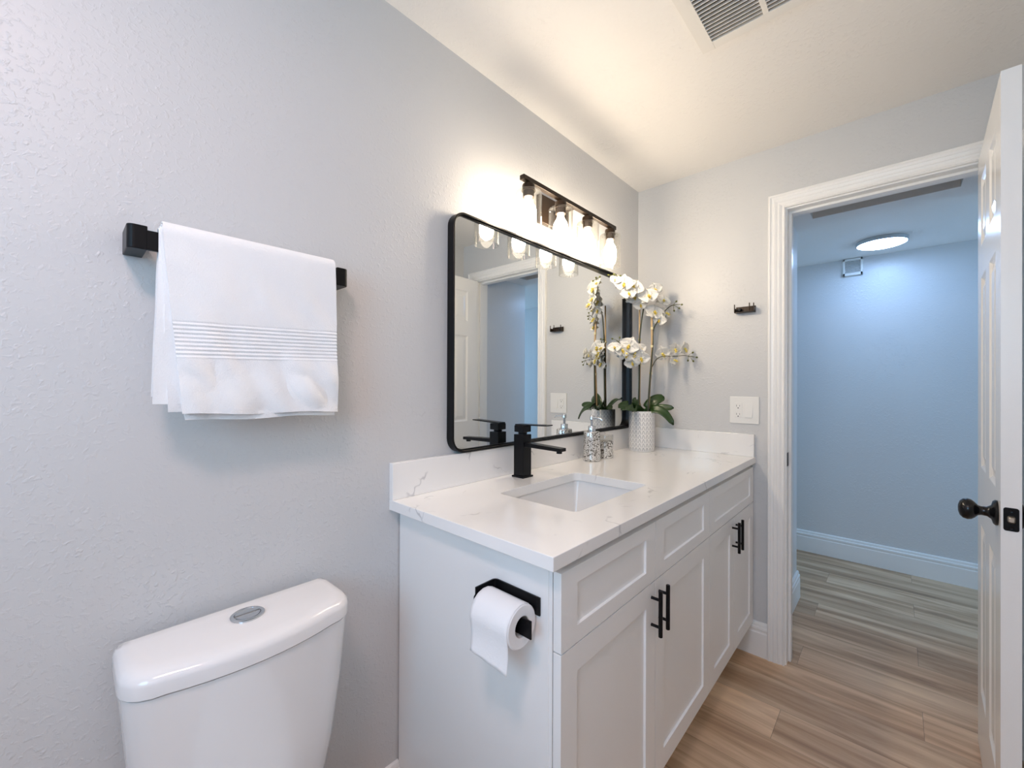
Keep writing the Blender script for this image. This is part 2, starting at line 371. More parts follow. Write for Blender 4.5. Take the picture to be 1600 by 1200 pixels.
def panel_board(bm, W, Hh, T, rects, steps, f):
    """board with panels let into its front (t=0) and, when T>0.025, its back. f(u, v, t)->3D"""
    us = sorted({0, W, *[q for r in rects for q in (r[0], r[1])]}); vs = sorted({0, Hh, *[q for r in rects for q in (r[2], r[3])]})
    for side in ((0, 1), (1, -1)) if T > .025 else ((0, 1),):
        t0 = 0 if side[0] == 0 else T; sg = side[1]
        for i in range(len(us)-1):
            for j in range(len(vs)-1):
                u0, u1, v0, v1 = us[i], us[i+1], vs[j], vs[j+1]
                um, vm_ = (u0+u1)/2, (v0+v1)/2
                hit = [r for r in rects if r[0]-1e-6 < um < r[1]+1e-6 and r[2]-1e-6 < vm_ < r[3]+1e-6]
                if hit: continue
                bm.faces.new([bm.verts.new(f(a, c, t0)) for a, c in ((u0, v0), (u1, v0), (u1, v1), (u0, v1))])
        for (a0, a1, c0, c1) in rects:
            ins, dep = 0, 0; prev = None
            for (s_, d_) in [(0, 0)] + steps:
                ins += s_; dep = d_
                ring = [bm.verts.new(f(a, c, t0+sg*dep)) for a, c in ((a0+ins, c0+ins), (a1-ins, c0+ins), (a1-ins, c1-ins), (a0+ins, c1-ins))]
                if prev:
                    for k in range(4): bm.faces.new((prev[k], prev[(k+1) % 4], ring[(k+1) % 4], ring[k]))
                prev = ring
            bm.faces.new(prev)
    if T <= .025: bm.faces.new([bm.verts.new(f(a, c, T)) for a, c in ((0, 0), (W, 0), (W, Hh), (0, Hh))])
    for (a, c), (a2, c2) in (((0, 0), (W, 0)), ((W, 0), (W, Hh)), ((W, Hh), (0, Hh)), ((0, Hh), (0, 0))):
        bm.faces.new([bm.verts.new(f(*q)) for q in ((a, c, 0), (a2, c2, 0), (a2, c2, T), (a, c, T))])
    bmesh.ops.remove_doubles(bm, verts=bm.verts, dist=1e-5)

# ------------------------------------------------------------------ room shell
XL, XR2 = -1.9, 3.3     # ends of the cross hallway
struct('floor', B(XL, XR2, BACK_Y-.1, HALL_Y+.12, -.06, 0), 'floor')
VO = (.632, .944, .420, .748)   # fan opening
bm = bmesh.new()
box(bm, -.12, VO[0], BACK_Y-.12, FY+.02, H, H+.08); box(bm, VO[1], RX+.12, BACK_Y-.12, FY+.02, H, H+.08)
box(bm, VO[0], VO[1], BACK_Y-.12, VO[2], H, H+.08); box(bm, VO[0], VO[1], VO[3], FY+.02, H, H+.08)
struct('ceiling', bm, 'ceiling')
struct('wall_left', B(-.12, 0, BACK_Y-.12, FY+WT, 0, H), 'wall')
struct('wall_right', B(RX, RX+.12, BACK_Y-.12, FY+.02, 0, H), 'wall')
bm = bmesh.new()   # far wall with the door opening
box(bm, 0, OPL-.012, FY, FY+WT, 0, H); box(bm, OPR+.012, RX+.12, FY, FY+WT, 0, H); box(bm, OPL-.012, OPR+.012, FY, FY+WT, OPZ+.012, H)
struct('wall_far', bm, 'wall')
WX0, WX1, WZ0, WZ1 = 0.60, 1.30, 1.20, 2.04
bm = bmesh.new()
box(bm, 0, WX0, BACK_Y-.1, BACK_Y, 0, H); box(bm, WX1, RX, BACK_Y-.1, BACK_Y, 0, H)
box(bm, WX0, WX1, BACK_Y-.1, BACK_Y, 0, WZ0); box(bm, WX0, WX1, BACK_Y-.1, BACK_Y, WZ1, H)
struct('wall_back', bm, 'wall')
bm = bmesh.new()
for a in ((WX0, WX1, BACK_Y-.03, BACK_Y+.015, WZ0-.05, WZ0), (WX0, WX1, BACK_Y-.03, BACK_Y+.015, WZ1, WZ1+.05),
          (WX0-.05, WX0, BACK_Y-.03, BACK_Y+.015, WZ0-.05, WZ1+.05), (WX1, WX1+.05, BACK_Y-.03, BACK_Y+.015, WZ0-.05, WZ1+.05)): box(bm, *a, bev=.003)
struct('window_1', bm, 'trim')

# hallway
HLX = 0.636; HRX = 1.44; NY = 2.31
bm = bmesh.new(); box(bm, XL, HLX, NY-.12, NY, 0, HALL_Z); box(bm, HLX-.12, HLX, FY+WT, NY-.12, 0, HALL_Z)
struct('wall_hall_left', bm, 'hallwall')
bm = bmesh.new(); box(bm, HRX, XR2, NY-.12, NY, 0, HALL_Z); box(bm, HRX, HRX+.12, FY+WT, NY-.12, 0, HALL_Z)
struct('wall_hall_right', bm, 'hallwall')
struct('wall_hall_back', B(XL, XR2, HALL_Y, HALL_Y+.12, 0, HALL_Z), 'hallwall')
struct('wall_hall_end_left', B(XL-.12, XL, NY-.12, HALL_Y+.12, 0, HALL_Z), 'hallwall')
struct('wall_hall_end_right', B(XR2, XR2+.12, NY-.12, HALL_Y+.12, 0, HALL_Z), 'hallwall')
SLX0, SLX1, SLY0, SLY1 = 0.730, 1.285, 1.99, 2.135
bm = bmesh.new()   # hall ceiling with the slot cut out
box(bm, XL, SLX0, FY+WT, HALL_Y+.12, HALL_Z, HALL_Z+.08); box(bm, SLX1, XR2, FY+WT, HALL_Y+.12, HALL_Z, HALL_Z+.08)
box(bm, SLX0, SLX1, FY+WT, SLY0, HALL_Z, HALL_Z+.08); box(bm, SLX0, SLX1, SLY1, HALL_Y+.12, HALL_Z, HALL_Z+.08)
struct('ceiling_hall', bm, 'ceiling')

# baseboards, stepped profile (u = out of wall, v = height)
BP = [(0, 0), (.016, 0), (.016, .108), (.0135, .112), (.0135, .120), (.0155, .124), (.0145, .133), (.010, .137), (.010, .144), (.008, .152), (.003, .155), (0, .155)]
def baseboard(name, a, b_, f):
    bm = bmesh.new(); extrude_prof(bm, BP, a, b_, f); return struct(name, bm, 'trim')
baseboard('baseboard_left', BACK_Y, .0325, lambda s, q: (q[0], s, q[1]))
baseboard('baseboard_far', .5, OPL-.0705, lambda s, q: (s, FY-q[0], q[1]))
baseboard('baseboard_hall_back', XL, XR2, lambda s, q: (s, HALL_Y-q[0], q[1]))
baseboard('baseboard_hall_left', FY+WT+.018, NY+.016, lambda s, q: (HLX+q[0], s, q[1]))
baseboard('baseboard_hall_right', FY+WT+.018, NY+.016, lambda s, q: (HRX-q[0], s, q[1]))
baseboard('baseboard_right', BACK_Y, FY-.02, lambda s, q: (RX-q[0], s, q[1]))

# door casing, mitred U (w out from the opening, t proud of the wall)
CP = [(0, 0), (0, .012), (.004, .0145), (.008, .0115), (.012, .0115), (.018, .0150), (.024, .0165), (.028, .0145), (.032, .0165), (.040, .0185), (.044, .0160),
      (.052, .0170), (.056, .0205), (.062, .0205), (.065, .017), (.065, 0)]
def casing(name, y, sgn):
    bm = bmesh.new(); L, R_, Z = OPL-.006, OPR+.006, OPZ+.006
    rings = [[(L-w, y+sgn*t, 0) for w, t in CP], [(L-w, y+sgn*t, Z+w) for w, t in CP], [(R_+w, y+sgn*t, Z+w) for w, t in CP], [(R_+w, y+sgn*t, 0) for w, t in CP]]
    loft(bm, rings); return struct(name, bm, 'trim')
casing('trim_1', FY, -1)
casing('trim_2', FY+WT, 1)
bm = bmesh.new()
box(bm, OPL-.012, OPL, FY, FY+WT, 0, OPZ+.012); box(bm, OPR, OPR+.012, FY, FY+WT, 0, OPZ+.012); box(bm, OPL, OPR, FY, FY+WT, OPZ, OPZ+.012)
# door stops
box(bm, OPL, OPL+.011, FY+.038, FY+.075, 0, OPZ, bev=.002); box(bm, OPR-.011, OPR, FY+.038, FY+.075, 0, OPZ, bev=.002)
box(bm, OPL+.011, OPR-.011, FY+.038, FY+.075, OPZ-.011, OPZ, bev=.002)
jamb = struct('trim_3', bm, 'trim')
obj('strike_plate', B(OPL, OPL+.0018, FY+.004, FY+.034, .885, .945, bev=.0006), 'black', jamb)

# ------------------------------------------------------------------ bathroom door, open into the room
DA = math.radians(2.0); HX, HY = 1.2775, 1.545
ux, uy = -math.sin(DA), -math.cos(DA)        # along the leaf from hinge to latch
nx, ny = math.cos(DA), -math.sin(DA)         # thickness direction
DW, DH, DT = 0.60, 2.018, 0.034
def df(u, v, t): return Vector((HX+ux*u+nx*t, HY+uy*u+ny*t, .012+v))
door = root('door_1', (HX, HY, 0), kind='structure')
bm = bmesh.new()
rects = []
for a0, a1 in ((.105, .252), (.348, .495)):
    for c0, c1 in ((.215, .775), (.965, 1.595), (1.70, 1.925)): rects.append((a0, a1, c0, c1))
panel_board(bm, DW, DH, DT, rects, [(.006, .004), (.006, .007), (.008, .007), (.022, .0015)], df)
leaf = obj('door_leaf', bm, 'door', door)
bev = leaf.modifiers.new('b', 'BEVEL'); bev.width = .0015; bev.segments = 2; bev.limit_method = 'ANGLE'
KZ = .917
def knob(side):
    bm = bmesh.new()
    t0 = 0 if side < 0 else DT
    prof = [(0, 0), (.032, 0), (.0325, .004), (.029, .008), (.018, .011), (.0125, .018), (.0115, .028), (.0135, .034), (.021, .040), (.0262, .046), (.0275, .053), (.0255, .061), (.019, .067), (.009, .070), (0, .0705)]
    rings = []
    n = 28
    for r, h in prof:
        rr = max(r, 1e-4)
        rings.append([df(DW-.060+rr*math.cos(2*PI*i/n), KZ-.012+rr*math.sin(2*PI*i/n), t0+side*h) for i in range(n)])
    loft(bm, rings); return bm
for s_ in (-1, 1): obj('knob', knob(s_), 'blackplastic', door, smooth=True, label='round black door knob')
bm = bmesh.new()
loft(bm, [[df(DW+e_, KZ-.012+b_, DT/2+a) for a, b_ in rrect(.0255-i_, .057-i_, .005)] for e_, i_ in ((-.001, 0), (.0012, 0), (.0016, .001))])
lp = obj('latch_plate', bm, 'black', door, label='black latch plate in the door edge')
bm = bmesh.new(); loft(bm, [[df(DW+e_, KZ-.012+b_*sc_, DT/2+a*sc_) for a, b_ in rrect(.014, .018, .005)] for e_, sc_ in ((0, 1), (.004, 1), (.0095, .55))])
obj('latch_bolt', bm, 'latch', lp, smooth=True, label='satin nickel latch bolt')
bm = bmesh.new()
for z_ in (-.021, .021):
    loft(bm, [[df(DW+e_, KZ-.012+z_+r*math.sin(2*PI*i/12), DT/2+r*math.cos(2*PI*i/12)) for i in range(12)] for e_, r in ((.0012, .0042), (.0024, .0036), (.0020, .0015))])
obj('screw', bm, 'blackplastic', lp, smooth=True)
for z_ in (.22, 1.02, 1.80):
    bm = bmesh.new(); px, py = HX+nx*(DT+.004), HY+ny*DT+.006
    lathe(bm, (px, py, z_), [(.0055, -.045), (.0055, .045)], 12, close=True); obj('hinge', bm, 'black', door, smooth=True)

# ------------------------------------------------------------------ vanity cabinet
Y0 = .0332; YE = FY-.002; XB = .5565; XF = .578; ZB = .150; ZC = ZT-.0293
van = root('vanity_cabinet', (.0, Y0, 0), 'long white shaker vanity cabinet with black bar handles under the quartz countertop', 'cabinet')
bm = bmesh.new()
box(bm, .004, XB-.008, Y0, Y0+.016, ZB-.04, ZC, bev=.001); box(bm, .004, XB-.010, YE-.016, YE, ZB-.04, ZC)
box(bm, .004, XB-.010, Y0+.016, YE-.016, ZB-.04, ZB-.022); box(bm, .004, .010, Y0+.016, YE-.016, ZB-.022, ZC)
box(bm, XB-.009, XB, Y0+.0025, YE, ZB-.012, ZC, bev=.0005)
obj('body', bm, 'cab', van)
obj('toe_kick', B(.02, XB-.075, Y0+.003, YE, 0, ZB-.04), 'cab', van)
def shaker(name, y0, y1, z0, z1, st, rl, par):
    bm = bmesh.new()
    W_, H_ = y1-y0, z1-z0
    panel_board(bm, W_, H_, .0195, [(st, W_-st, rl, H_-rl)], [(.0008, .0062)], lambda u, v, t: Vector((XF-t, y0+u, z0+v)))
    o = obj(name, bm, 'cab', par)
    b_ = o.modifiers.new('b', 'BEVEL'); b_.width = .0007; b_.segments = 2; b_.limit_method = 'ANGLE'
    return o
YS = [Y0+.002, .4772, .9300, YE-.006]
for a, b_ in zip(YS, YS[1:]): shaker('drawer', a+.0012, b_-.0012, .7075, .8675, .057, .036, van)
ym = 1.2380
DY = [(YS[0], YS[1]), (YS[1], YS[2]), (YS[2], ym), (ym, YS[3])]
def handle(y, z0, z1, par):
    bm = bmesh.new(); xb = .6035
    tube(bm, [(xb, y, z0), (xb, y, z0+.001), (xb, y, z1-.001), (xb, y, z1)], [.0045, .0056, .0056, .0045], 14)
    for z_ in (z0+.025, z1-.025): tube(bm, [(XF-.001, y, z_), (XF+.002, y, z_), (xb, y, z_)], [.0045, .0040, .0040], 10)
    return obj('handle', bm, 'black', par, smooth=True, label='matt black bar handle')
HYS = [.4515, .5005, 1.2125, 1.2630]
for (a, b_), hy in zip(DY, HYS):
    d = shaker('door', a+.0012, b_-.0012, ZB, .7045, .057, .057, van)
    handle(hy, .570, .693, d)

# ------------------------------------------------------------------ countertop with undermount basin
SX0, SX1, SY0, SY1 = .176, .459, .266, .686
top = root('countertop', (0, 0, ZC), 'white quartz countertop with faint grey veins and low backsplash on the vanity', 'countertop')
bm = bmesh.new()
cxs, cys = (SX0+SX1)/2, (SY0+SY1)/2
hole = [(cxs+a, cys+b_) for a, b_ in rrect(SX1-SX0, SY1-SY0, .022, 6)]
outer = [(DC, FY-.0005), (.0005, FY-.0005), (.0005, 0), (DC, 0)]
nh = len(hole)
for z_ in (ZC, ZT):
    hv = [bm.verts.new((x, y, z_)) for x, y in hole]; ov = [bm.verts.new((x, y, z_)) for x, y in outer]
    # corners of hole: groups of 7 points, group g belongs to outer corner g
    for g in range(4):
        base = g*7
        for i in range(6): bm.faces.new((ov[g], hv[base+i], hv[base+i+1]))
        bm.faces.new((ov[g], hv[base+6], hv[(base+7) % nh], ov[(g+1) % 4]))
    if z_ == ZC: h0, o0 = hv, ov
    else:
        for i in range(nh): bm.faces.new((h0[i], h0[(i+1) % nh], hv[(i+1) % nh], hv[i]))
        for i in range(4): bm.faces.new((o0[i], o0[(i+1) % 4], ov[(i+1) % 4], ov[i]))
sl = obj('slab', bm, 'quartz', top)
b_ = sl.modifiers.new('b', 'BEVEL'); b_.width = .0016; b_.segments = 2; b_.limit_method = 'ANGLE'; b_.angle_limit = math.radians(60)
obj('backsplash', B(.0005, .0195, 0, FY-.0005, ZT+.0002, 1.0181, bev=.0014), 'quartz', top)
obj('side_splash', B(.0198, DC-.003, FY-.0195, FY-.0005, ZT+.0002, 1.0181, bev=.0014), 'quartz', top)

sink = root('sink', (cxs, cys, ZC-.167), 'white rectangular undermount sink basin set into the countertop', 'sink')
bm = bmesh.new()
lv = [(SX1-SX0+.05, SY1-SY0+.05, .03, ZC-.0006, 0), (SX1-SX0+.012, SY1-SY0+.012, .018, ZC-.0006, 0), (SX1-SX0+.006, SY1-SY0+.006, .018, ZC-.012, 0),
      (SX1-SX0-.002, SY1-SY0-.006, .014, ZC-.030, 0), (SX1-SX0-.030, SY1-SY0-.080, .016, ZC-.150, 0), (SX1-SX0-.042, SY1-SY0-.095, .030, ZC-.160, 0), (SX1-SX0-.08, SY1-SY0-.15, .04, ZC-.163, 0), (.07, .07, .034, ZC-.166, 0)]
rings = [[(cxs+a, cys+c, z_) for a, c in rrect(w, h, r, 6)] for w, h, r, z_, _ in lv]
loft(bm, rings, cap=False); 
o = obj('basin', bm, 'basin', sink, smooth=True, angle=28)
bm = bmesh.new(); lathe(bm, (cxs, cys, ZC-.167), [(.001, .002), (.022, .0025), (.030, .0045), (.033, .001)], 24); obj('drain', bm, 'chrome', sink, smooth=True, label='round chrome drain')

# ------------------------------------------------------------------ faucet
FX, FYY = .0775, .4905
fc = root('faucet', (FX, FYY, ZT), 'square matt black single lever faucet standing behind the sink', 'faucet')
obj('base_plate', B(FX-.0275, FX+.0275, FYY-.0275, FYY+.0275, ZT, ZT+.006, bev=.0012), 'black', fc)
obj('body', B(FX-.0225, FX+.0225, FYY-.0225, FYY+.0225, ZT+.0055, 1.066, bev=.0015), 'black', fc)
bm = bmesh.new(); lathe(bm, (FX, FYY, 0), [(.016, 1.0655), (.016, 1.0745)], 20, close=True); obj('cartridge_neck', bm, 'black', fc, smooth=True)
bm = bmesh.new()
def slab_along_x(bm, x0, x1, z0a, z0b, th_a, th_b, hw, mi=0):
    loft(bm, [[(x0, FYY-hw, z0a), (x0, FYY+hw, z0a), (x0, FYY+hw, z0a+th_a), (x0, FYY-hw, z0a+th_a)], [(x1, FYY-hw, z0b), (x1, FYY+hw, z0b), (x1, FYY+hw, z0b+th_b), (x1, FYY-hw, z0b+th_b)]])
slab_along_x(bm, FX+.022, .2560, 1.024, 1.022, .015, .011, .0165)
sp = obj('spout', bm, 'black', fc); b_ = sp.modifiers.new('b', 'BEVEL'); b_.width = .0012; b_.segments = 2
bm = bmesh.new(); lathe(bm, (.240, FYY, 0), [(.0095, 1.0225), (.0095, 1.0145), (.007, 1.0145)], 18, close=True); obj('aerator', bm, 'black', sp, smooth=True)
bm = bmesh.new(); box(bm, FX-.0215, FX+.0215, FYY-.0215, FYY+.0215, 1.0745, 1.0975, bev=.0015)
slab_along_x(bm, FX-.0215, .1990, 1.0975, 1.103, .0045, .0035, .0175)
obj('lever', bm, 'black', fc)

# ------------------------------------------------------------------ mirror
MY0, MY1, MZ0, MZ1 = .2065, 1.4285, 1.0215, 1.8040
mr = root('mirror', (0, (MY0+MY1)/2, MZ0), 'large rounded rectangle wall mirror in a deep black metal frame above the vanity', 'mirror')
mcY, mcZ = (MY0+MY1)/2, (MZ0+MZ1)/2; mw, mh = MY1-MY0, MZ1-MZ0
def mring(x, ins, r): return [(x, mcY+a, mcZ+b_) for a, b_ in rrect(mw-2*ins, mh-2*ins, r, 8)]
bm = bmesh.new()
loft(bm, [mring(.0010, .012, .038), mring(.0010, 0, .05), mring(.0305, 0, .05), mring(.0315, .001, .049), mring(.0315, .0055, .0445), mring(.0305, .0065, .0435),
          mring(.0220, .0065, .0435), mring(.0218, .0100, .040), mring(.0010, .012, .038)], cap=False)
obj('frame', bm, 'black', mr, smooth=True, angle=30)
TILT = .0135
bm = bmesh.new()
vs = [bm.verts.new((.0115 - TILT*(y-mcY), y, z)) for x, y, z in mring(.01, .0095, .040)]
bm.faces.new(vs)
bk = [bm.verts.new((v.co.x-.003, v.co.y, v.co.z)) for v in vs]; bm.faces.new(bk)
for i in range(len(vs)): bm.faces.new((vs[i], vs[(i+1) % len(vs)], bk[(i+1) % len(vs)], bk[i]))
obj('mirror_glass', bm, 'mirror', mr)

# ------------------------------------------------------------------ vanity light
LX = .12
vl = root('vanity_light', (0, .77, 1.90), 'dark bronze four bulb vanity light with clear glass shades above the mirror', 'wall light')
obj('bar', B(LX-.010, LX+.010, .432, 1.072, 1.950, 1.966, bev=.0012), 'bronze', vl)
bp = obj('backplate', B(.0008, .022, .655, .855, 1.895, 2.010, bev=.004), 'bronze', vl)
bm = bmesh.new(); tube(bm, [(.02, .755, 1.952), (LX-.008, .755, 1.957)], .009, 12); obj('arm', bm, 'bronze', vl, smooth=True)
for y in (.4675, .6575, .8475, 1.0325):
    bm = bmesh.new(); lathe(bm, (LX, y, 0), [(.010, 1.952), (.012, 1.945), (.021, 1.943), (.0225, 1.938), (.0225, 1.925), (.025, 1.923), (.025, 1.920), (.020, 1.919), (.0195, 1.898), (.015, 1.897)], 24, close=True)
    so = obj('socket', bm, 'bronze', vl, smooth=True)
    bm = bmesh.new(); lathe(bm, (LX, y, 0), [(.021, 1.9195), (.041, 1.919), (.0455, 1.916), (.047, 1.911), (.047, 1.777), (.0445, 1.777), (.0445, 1.910), (.043, 1.9145), (.040, 1.9165), (.021, 1.917)], 40)
    obj('glass_shade', bm, 'glass', vl, smooth=True, angle=60)
    bm = bmesh.new(); lathe(bm, (LX, y, 0), [(.0125, 1.8985), (.0135, 1.885), (.017, 1.876), (.025, 1.862), (.0285, 1.845), (.0275, 1.826), (.022, 1.810), (.012, 1.800), (.002, 1.797)], 20, close=True)
    obj('bulb', bm, 'bulb', so, smooth=True, angle=80)

# ------------------------------------------------------------------ towel bar and towel
tb = root('towel_bar', (0, -.36, 1.50), 'flat matt black towel bar mounted on the wall above the toilet', 'towel bar')
BZ0, BZ1, BXC = 1.483, 1.520, .068
bm = bmesh.new(); box(bm, BXC-.004, BXC+.005, -.550, -.170, BZ0, BZ1-.002, bev=.001); obj('bar', bm, 'black', tb)
for ya, yb in ((-.561, -.533), (-.187, -.159)):
    bm = bmesh.new()
    out = []
    rr = .010; far = .0735
    # post seen from above: from wall out to the bar, outer corner rounded
    lft = ya < -.3
    o_, i_ = (ya, yb) if lft else (yb, ya)
    sg = 1 if lft else -1
    pts = [(.0008, o_)]
    for k in range(7):
        a = math.radians(90*k/6); pts.append((far-rr+rr*math.sin(a), o_+sg*(rr-rr*math.cos(a))))
    pts += [(far, i_), (.0008, i_)]
    loft(bm, [[(x, y, BZ0-.001) for x, y in pts], [(x, y, BZ1+.005) for x, y in pts]])
    o = obj('post', bm, 'black', tb); b_ = o.modifiers.new('b', 'BEVEL'); b_.width = .0015; b_.segments = 2; b_.limit_method = 'ANGLE'

from mathutils import noise
def sheet(bm, gap, zf, zb, yl_top, yl_bot, yr_top, yr_bot, th, seed, band=None, bot_tilt=0.0, amp=1.0):
    """cloth hung over the bar. gap: clearance round the bar; zf / zb front and back hem heights"""
    R_ = .009+gap; ztop = 1.514+.004
    zc = ztop; path = []
    zz_ = zf
    while zz_ < zc-.001:
        path.append((BXC+R_, zz_, 0)); zz_ += .0011 if band and band[0]-.012 < zz_ < band[1]+.012 else .004
    for k in range(11): a = PI*k/10; path.append((BXC+R_*math.cos(a), zc+R_*math.sin(a), 0))
    nb = int((zc-zb)/.012)
    for i in range(1, nb+1): path.append((BXC-R_, zc-(zc-zb)*i/nb, 1))
    NY_ = 100; G = []
    for (x, z, back) in path:
        row = []; t = min(1, max(0, (ztop-z)/(ztop-zf)))
        for j in range(NY_+1):
            s = j/NY_
            y0_ = yl_top+(yl_bot-yl_top)*t; y1_ = yr_top+(yr_bot-yr_top)*t
            y = y0_+(y1_-y0_)*s
            n1 = noise.noise(Vector((y*7+seed, z*4, seed)))
            n2 = noise.noise(Vector((y*20+z*13+seed, z*8-y*5, seed+3)))
            n3 = noise.noise(Vector((y*15+seed+z*6, z*9-y*4, seed+7)))
            d = amp*((.009*n1)*t**.6 + .0075*n2*t**.5 + (.014*abs(n3)+.006*n1)*min(1, max(0, t-.55)/.25))
            if not back: d = max(d+.002*t, -.005*t)
            zb_ = z-.011*(s-.5)
            if band and not back and band[0] < zb_ < band[1]:
                d = d*.9 + .0011*math.sin((zb_-band[0])/(band[1]-band[0])*2*PI*9)
            if not back: xx = x+d
            else: xx = max(x-abs(d)*.4, .006)
            zz = z + bot_tilt*(s-.5)*t + (.002*math.sin(s*9+seed) if t > .9 else 0)
            row.append(Vector((xx, y+.0015*noise.noise(Vector((0, z*14, seed+j//99))), zz)))
        G.append(row)
    # solid sheet
    V1 = [[bm.verts.new(c) for c in row] for row in G]
    V2 = []
    for i, row in enumerate(G):
        r2_ = []
        for j, c in enumerate(row):
            a, b__ = G[max(i-1, 0)][j], G[min(i+1, len(G)-1)][j]
            tv = (b__-a); nrm = Vector((tv.z, 0, -tv.x)).normalized()
            r2_.append(bm.verts.new(c - nrm*th))
        V2.append(r2_)
    m_, n_ = len(G), NY_+1
    for V in (V1, V2):
        for i in range(m_-1):
            for j in range(n_-1): bm.faces.new((V[i][j], V[i][j+1], V[i+1][j+1], V[i+1][j]))
    for i in range(m_-1):
        for j in (0, n_-1): bm.faces.new((V1[i][j], V1[i+1][j], V2[i+1][j], V2[i][j]))
    for j in range(n_-1):
        for i in (0, m_-1): bm.faces.new((V1[i][j], V1[i][j+1], V2[i][j+1], V2[i][j]))
bm = bmesh.new()
sheet(bm, .0135, 1.181, 1.235, -.514, -.4845, -.198, -.1925, .0030, 1.0, band=(1.292, 1.362), bot_tilt=-.006)
sheet(bm, .0085, 1.171, 1.225, -.514, -.4800, -.199, -.1950, .0030, 1.4, bot_tilt=-.002)
sheet(bm, .0040, 1.190, 1.222, -.5155, -.5040, -.200, -.1990, .0026, 1.8, bot_tilt=.006, amp=.6)
sheet(bm, .0006, 1.206, 1.219, -.5180, -.5250, -.202, -.2040, .0024, 2.4, bot_tilt=.006, amp=.3)
tw = obj('bath_towel', bm, 'towel', smooth=True, angle=70, origin=(BXC, -.36, 1.17))
tag(tw, 'white terry bath towel with ribbed band hanging folded over the towel bar', 'towel')

# ------------------------------------------------------------------ toilet
TY = -.3835
tl = root('toilet', (.03, TY, 0), 'white porcelain toilet with flat lidded tank beside the vanity', 'toilet')
def dring(z, xb, xf_mid, xf_cor, hw, r, n=10):
    """D-shaped outline: flat back at xb, bowed front"""
    pts = []
    ctl = []
    for i in range(n+1):
        a = i/n; y = -hw+r+(2*hw-2*r)*a; s_ = (2*a-1)
        ctl.append((xf_mid-(xf_mid-xf_cor)*s_*s_, y))
    # corners
    x_c = ctl[0][0]
    pts.append((xb, -hw+.004)); pts.append((xb+.02, -hw))
    for k in range(6):
        a = math.radians(90*k/5); pts.append((x_c-r+r*math.sin(a)*1.0, -hw+r-r*math.cos(a)))
    pts += ctl[1:-1]
    for k in range(6):
        a = math.radians(90-90*k/5); pts.append((x_c-r+r*math.sin(a), hw-r+r*math.cos(a)))
    pts.append((xb+.02, hw)); pts.append((xb, hw-.004))
    return [(x, TY+y, z) for x, y in pts]
bm = bmesh.new()
loft(bm, [dring(.38, .045, .184, .165, .146, .05), dring(.48, .042, .195, .174, .164, .05), dring(.60, .040, .204, .182, .177, .05), dring(.7325, .036, .2105, .188, .1875, .05)])
obj('tank', bm, 'porcelain', tl, smooth=True, angle=50)
bm = bmesh.new()
loft(bm, [dring(.7350, .033, .211, .189, .187, .055), dring(.7368, .031, .2155, .193, .1905, .055), dring(.756, .030, .2155, .193, .1905, .055), dring(.763, .031, .2135, .191, .1893, .055),
          dring(.769, .034, .207, .185, .185, .055), dring(.773, .039, .198, .176, .178, .052), dring(.7755, .047, .184, .162, .167, .048)])
obj('tank_lid', bm, 'porcelain', tl, smooth=True, angle=50)
fbx, fby = .1035, TY+.004
bm = bmesh.new(); lathe(bm, (fbx, fby, .7755), [(.030, -.001), (.030, .0022), (.028, .0036), (.0235, .0036), (.0225, .0022)], 36); fb = obj('flush_button_ring', bm, 'chrome', tl, smooth=True, label='chrome ring of the flush button')
for sgn in (1, -1):
    bm = bmesh.new()
    pts = [(.0218*math.cos(a), .0218*math.sin(a)) for a in [math.radians(8+164*k/14) for k in range(15)]]
    if sgn < 0: pts = [(x, -y) for x, y in pts]
    loft(bm, [[(fbx+y, fby+x, .7760) for x, y in pts], [(fbx+y, fby+x, .7790) for x, y in pts]])
    obj('flush_button', bm, 'chrome', tl, label='half moon chrome flush button')
# bowl, below the picture edge
def oval(z, cx, a, b_, n=32): return [(cx+a*math.cos(2*PI*i/n)*(1 if math.cos(2*PI*i/n) > 0 else .85), TY+b_*math.sin(2*PI*i/n), z) for i in range(n)]
bm = bmesh.new(); loft(bm, [oval(0, .36, .24, .105), oval(.12, .36, .23, .10), oval(.25, .40, .27, .14), oval(.36, .43, .30, .178), oval(.385, .43, .305, .182), oval(.385, .45, .22, .12), oval(.25, .45, .15, .08)])
obj('bowl', bm, 'porcelain', tl, smooth=True, angle=50)
bm = bmesh.new(); loft(bm, [oval(.387, .45, .285, .180), oval(.405, .45, .287, .182), oval(.418, .45, .280, .176)]); obj('seat_lid', bm, 'plastic', tl, smooth=True, angle=50)
bm = bmesh.new(); box(bm, .10, .26, TY-.10, TY+.10, .30, .3795, bev=.01); obj('pedestal_shelf', bm, 'porcelain', tl, smooth=True)

# ------------------------------------------------------------------ toilet paper holder + roll
PYF = Y0
ph = root('toilet_paper_holder', (.47, PYF, .787), 'matt black toilet paper holder on the side of the vanity', 'toilet paper holder')
ay = -.0130
bm = bmesh.new()
# back plate on the panel
box(bm, .408, .5290, PYF-.0045, PYF-.0003, .768, .8055, bev=.0006)
obj('mounting_plate', bm, 'black', ph)
bm = bmesh.new()
# strip that leaves the plate, bends outwards and carries the roll
def strip(bm, pts, z0, z1, th):
    L_ = []; P_ = [Vector((x, y, 0)) for x, y in pts]
    for i, p_ in enumerate(P_):
        d = (P_[min(i+1, len(P_)-1)]-P_[max(i-1, 0)]).normalized(); n_ = Vector((-d.y, d.x, 0))*th/2
        L_.append([(p_.x+n_.x, p_.y+n_.y, z0[i]), (p_.x-n_.x, p_.y-n_.y, z0[i]), (p_.x-n_.x, p_.y-n_.y, z1[i]), (p_.x+n_.x, p_.y+n_.y, z1[i])])
    loft(bm, L_)
